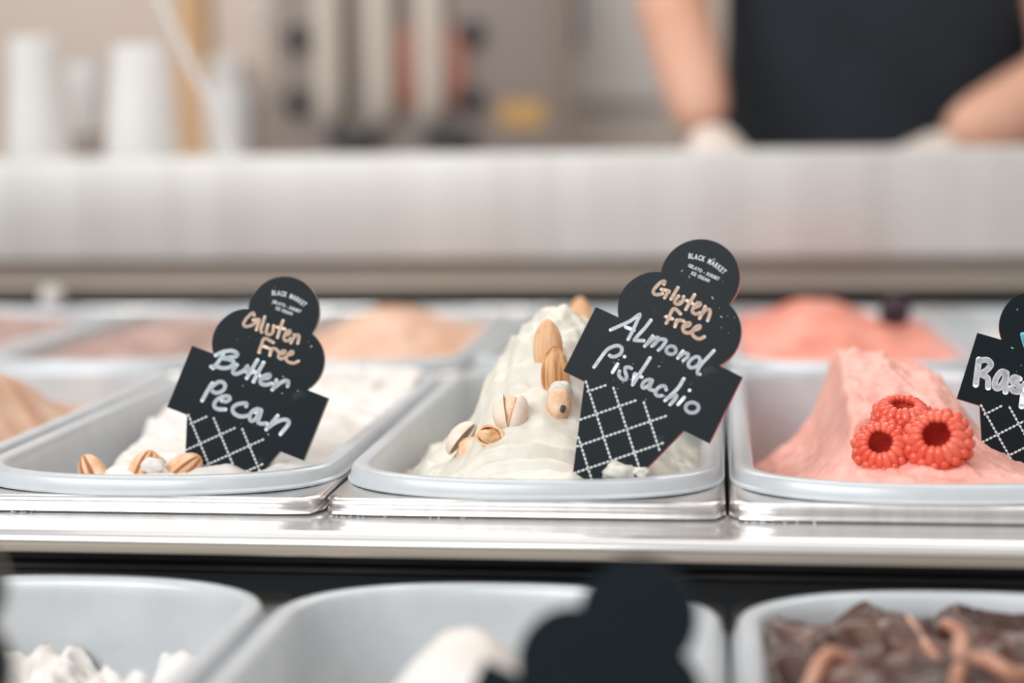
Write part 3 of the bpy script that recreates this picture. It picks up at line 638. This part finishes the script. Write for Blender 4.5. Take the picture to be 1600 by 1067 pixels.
e = thing('refrigerator', (at(935, 100, 2.75).x, 2.78, 0), 'white upright refrigerator with a grey lower door beside the machine', 'refrigerator')
bm = bmesh.new(); box(bm, -.07, .12, .2, .5, 0, 1.9, .01); obj('body', bm, M['fridge'], e)
bm = bmesh.new(); box(bm, -.068, .118, .17, .2, 1.16, 1.88, .01); d = obj('door', bm, M['fridge'], e)
bm = bmesh.new(); box(bm, -.058, -.045, .14, .17, 1.25, 1.5, .004); obj('handle', bm, M['knob'], d)
bm = bmesh.new(); box(bm, -.068, .118, .17, .2, .1, 1.14, .01); obj('lower_door', bm, M['grey'], e)
e = thing('shelf_post', (at(298, 100, 2.6).x, 2.6, WT), 'tan wooden post standing on the back counter', 'post')
bm = bmesh.new(); box(bm, -.024, .024, 0, .05, 0, 1.2, .004); obj('post', bm, M['wood'], e)
bm = bmesh.new(); box(bm, -.035, .035, -.01, .06, 0, .02, .004); obj('base', bm, M['wood'], e)
e = thing('storage_jar', (at(352, 100, 2.5).x, 2.52, WT), 'tall pale storage jar beside the wooden post', 'jar')
bm = bmesh.new(); lathe(bm, [(.035, 0), (.038, .01), (.038, .25), (.030, .275)], 28); obj('body', bm, M['cup'], e)
bm = bmesh.new(); lathe(bm, [(.032, .275), (.032, .30), (.028, .305)], 28); obj('lid', bm, M['fridge'], e)
for k, (px, mt, h, r, lab) in enumerate(((405, 'beige', .36, .016, 'slim beige bottle beside the dispensing machine'), (30, 'terra', .22, .03, 'terracotta canister far behind the paper tubs'))):
    e = thing('bottle', (at(px, 100, 2.55).x, 2.56, WT), lab, 'bottle'); bm = bmesh.new(); lathe(bm, [(r, 0), (r*1.05, .01), (r*1.05, h*.7), (r*.45, h*.8), (r*.45, h)], 24); obj('body', bm, M[mt], e)
    bm = bmesh.new(); lathe(bm, [(r*.5, h), (r*.5, h+.02), (r*.4, h+.024)], 20); obj('cap', bm, M['cup'], e)

# ------------------------------------------------------------------ the person behind the ledge
px0 = at(1378, 100, 1.97).x
pr = thing('person', (px0, 1.97, 0), 'person in black T-shirt leaning over the ledge with both hands down', 'person')
def skinned(name, verts, edges, radii, material, parent, root=0, sub=2):
    me = bpy.data.meshes.new(name); me.from_pydata([Vector(v) for v in verts], edges, []); o = bpy.data.objects.new(name, me); COL.objects.link(o)
    o.modifiers.new('skin', 'SKIN'); sd = o.modifiers.new('sub', 'SUBSURF'); sd.levels = sub; sd.render_levels = sub
    for k, r in enumerate(radii):
        sv = me.skin_vertices[0].data[k]; sv.radius = r if isinstance(r, tuple) else (r, r); sv.use_root = (k == root)
    me.materials.append(material); dg = bpy.context.evaluated_depsgraph_get(); m2 = bpy.data.meshes.new_from_object(o.evaluated_get(dg)); bpy.data.objects.remove(o)
    m2.name = name; return link(name, m2, None, parent, 180)
def loc(px, py, Y): q = at(px, py, Y); return (q.x-px0, q.y-1.97, q.z)
hL, hR = loc(1104, 208, 1.74), loc(1486, 226, 1.74); eL, eR = loc(1035, -50, 1.86), loc(1690, 112, 1.86)
V = [(0, .06, .95), (0, .03, 1.12), (0, -.01, 1.30), (0, -.02, 1.44), (0, -.03, 1.53), (0, -.05, 1.60), (0, -.07, 1.70), (-.17, -.01, 1.43), eL, hL, (.17, -.01, 1.43), eR, hR,
     (-.09, .07, .88), (-.10, .05, .48), (-.10, .09, .06), (-.10, -.06, .03), (.09, .07, .88), (.10, .05, .48), (.10, .09, .06), (.10, -.06, .03)]
E = [(0, 1), (1, 2), (2, 3), (3, 4), (4, 5), (5, 6), (3, 7), (7, 8), (8, 9), (3, 10), (10, 11), (11, 12), (0, 13), (13, 14), (14, 15), (15, 16), (0, 17), (17, 18), (18, 19), (19, 20)]
RD = [(.15, .10), (.14, .10), (.15, .10), (.13, .09), .055, (.075, .09), (.075, .095), .060, .044, .031, .064, .048, .034, .085, .055, .04, .035, .085, .055, .04, .035]
body = skinned('body', V, E, RD, M['skin'], pr)
# hands with separate fingers, resting on the ledge
def hand(h, el, side):
    h = Vector(h); d = (h-Vector(el)).normalized(); d.z = min(d.z, -.1); fw = Vector((d.x, d.y, 0)).normalized(); sd = Vector((-fw.y, fw.x, 0))*side
    pz = LT-.034; pal = Vector((h.x, h.y, 0))+fw*.05; pal.z = pz+.012
    vs_ = [h, pal]; es = [(0, 1)]; rd = [.027, (.036, .017)]
    for k, (o_, L_) in enumerate(((-.028, .060), (-.010, .070), (.010, .066), (.028, .052))):
        b = pal+fw*.03+sd*o_; m_ = b+fw*L_*.55+Vector((0, 0, .006)); t_ = b+fw*L_; t_.z = pz-.004
        i0 = len(vs_); vs_ += [b, m_, t_]; es += [(1, i0), (i0, i0+1), (i0+1, i0+2)]; rd += [.0105, .0095, .0075]
    b = pal-sd*.034-fw*.01; i0 = len(vs_); vs_ += [b, b-sd*.018+fw*.028, b-sd*.016+fw*.052+Vector((0, 0, -.008))]; es += [(1, i0), (i0, i0+1), (i0+1, i0+2)]; rd += [.012, .0105, .0085]
    return skinned('gloved_hand', vs_, es, rd, M['glove'], pr)
hand(hL, eL, 1); hand(hR, eR, -1)
def lerp(a, b, t): return tuple(Vector(a).lerp(Vector(b), t))
sl, sr = lerp(V[7], eL, .86), lerp(V[10], eR, .62)
skinned('t_shirt', [(0, .06, .93), (0, .03, 1.12), (0, -.01, 1.30), (0, -.02, 1.43), (0, -.025, 1.49), V[7], sl, V[10], sr], [(0, 1), (1, 2), (2, 3), (3, 4), (3, 5), (5, 6), (3, 7), (7, 8)],
        [(.195, .125), (.196, .125), (.196, .125), (.15, .11), .075, .082, .068, .082, .068], M['shirt'], pr)
skinned('trousers', [(0, .06, .95)]+[V[i] for i in (13, 14)]+[(-.10, .09, .10)]+[V[i] for i in (17, 18)]+[(.10, .09, .10)], [(0, 1), (1, 2), (2, 3), (0, 4), (4, 5), (5, 6)],
        [(.165, .115), .10, .075, .06, .10, .075, .06], M['jeans'], pr)
bm = bmesh.new(); lump(bm, .088, .105, .105, 4, .06); hr = obj('hair', bm, M['hair'], pr, 180); hr.location = (0, -.045, 1.735)
bm = bmesh.new(); lump(bm, .013, .016, .022, 1, .05, 2); q = obj('nose', bm, M['skin'], pr, 180); q.location = (0, -.165, 1.655)
for s in (-1, 1):
    bm = bmesh.new(); lump(bm, .010, .018, .028, 1, .05, 2); q = obj('ear', bm, M['skin'], pr, 180); q.location = (s*.082, -.05, 1.66)
    bm = bmesh.new(); lump(bm, .012, .008, .007, 1, .02, 2); q = obj('eye', bm, M['knob'], pr, 180); q.location = (s*.032, -.148, 1.685)
bm = bmesh.new(); lump(bm, .026, .010, .007, 1, .05, 2); q = obj('mouth', bm, M['terra'], pr, 180); q.location = (0, -.150, 1.612)
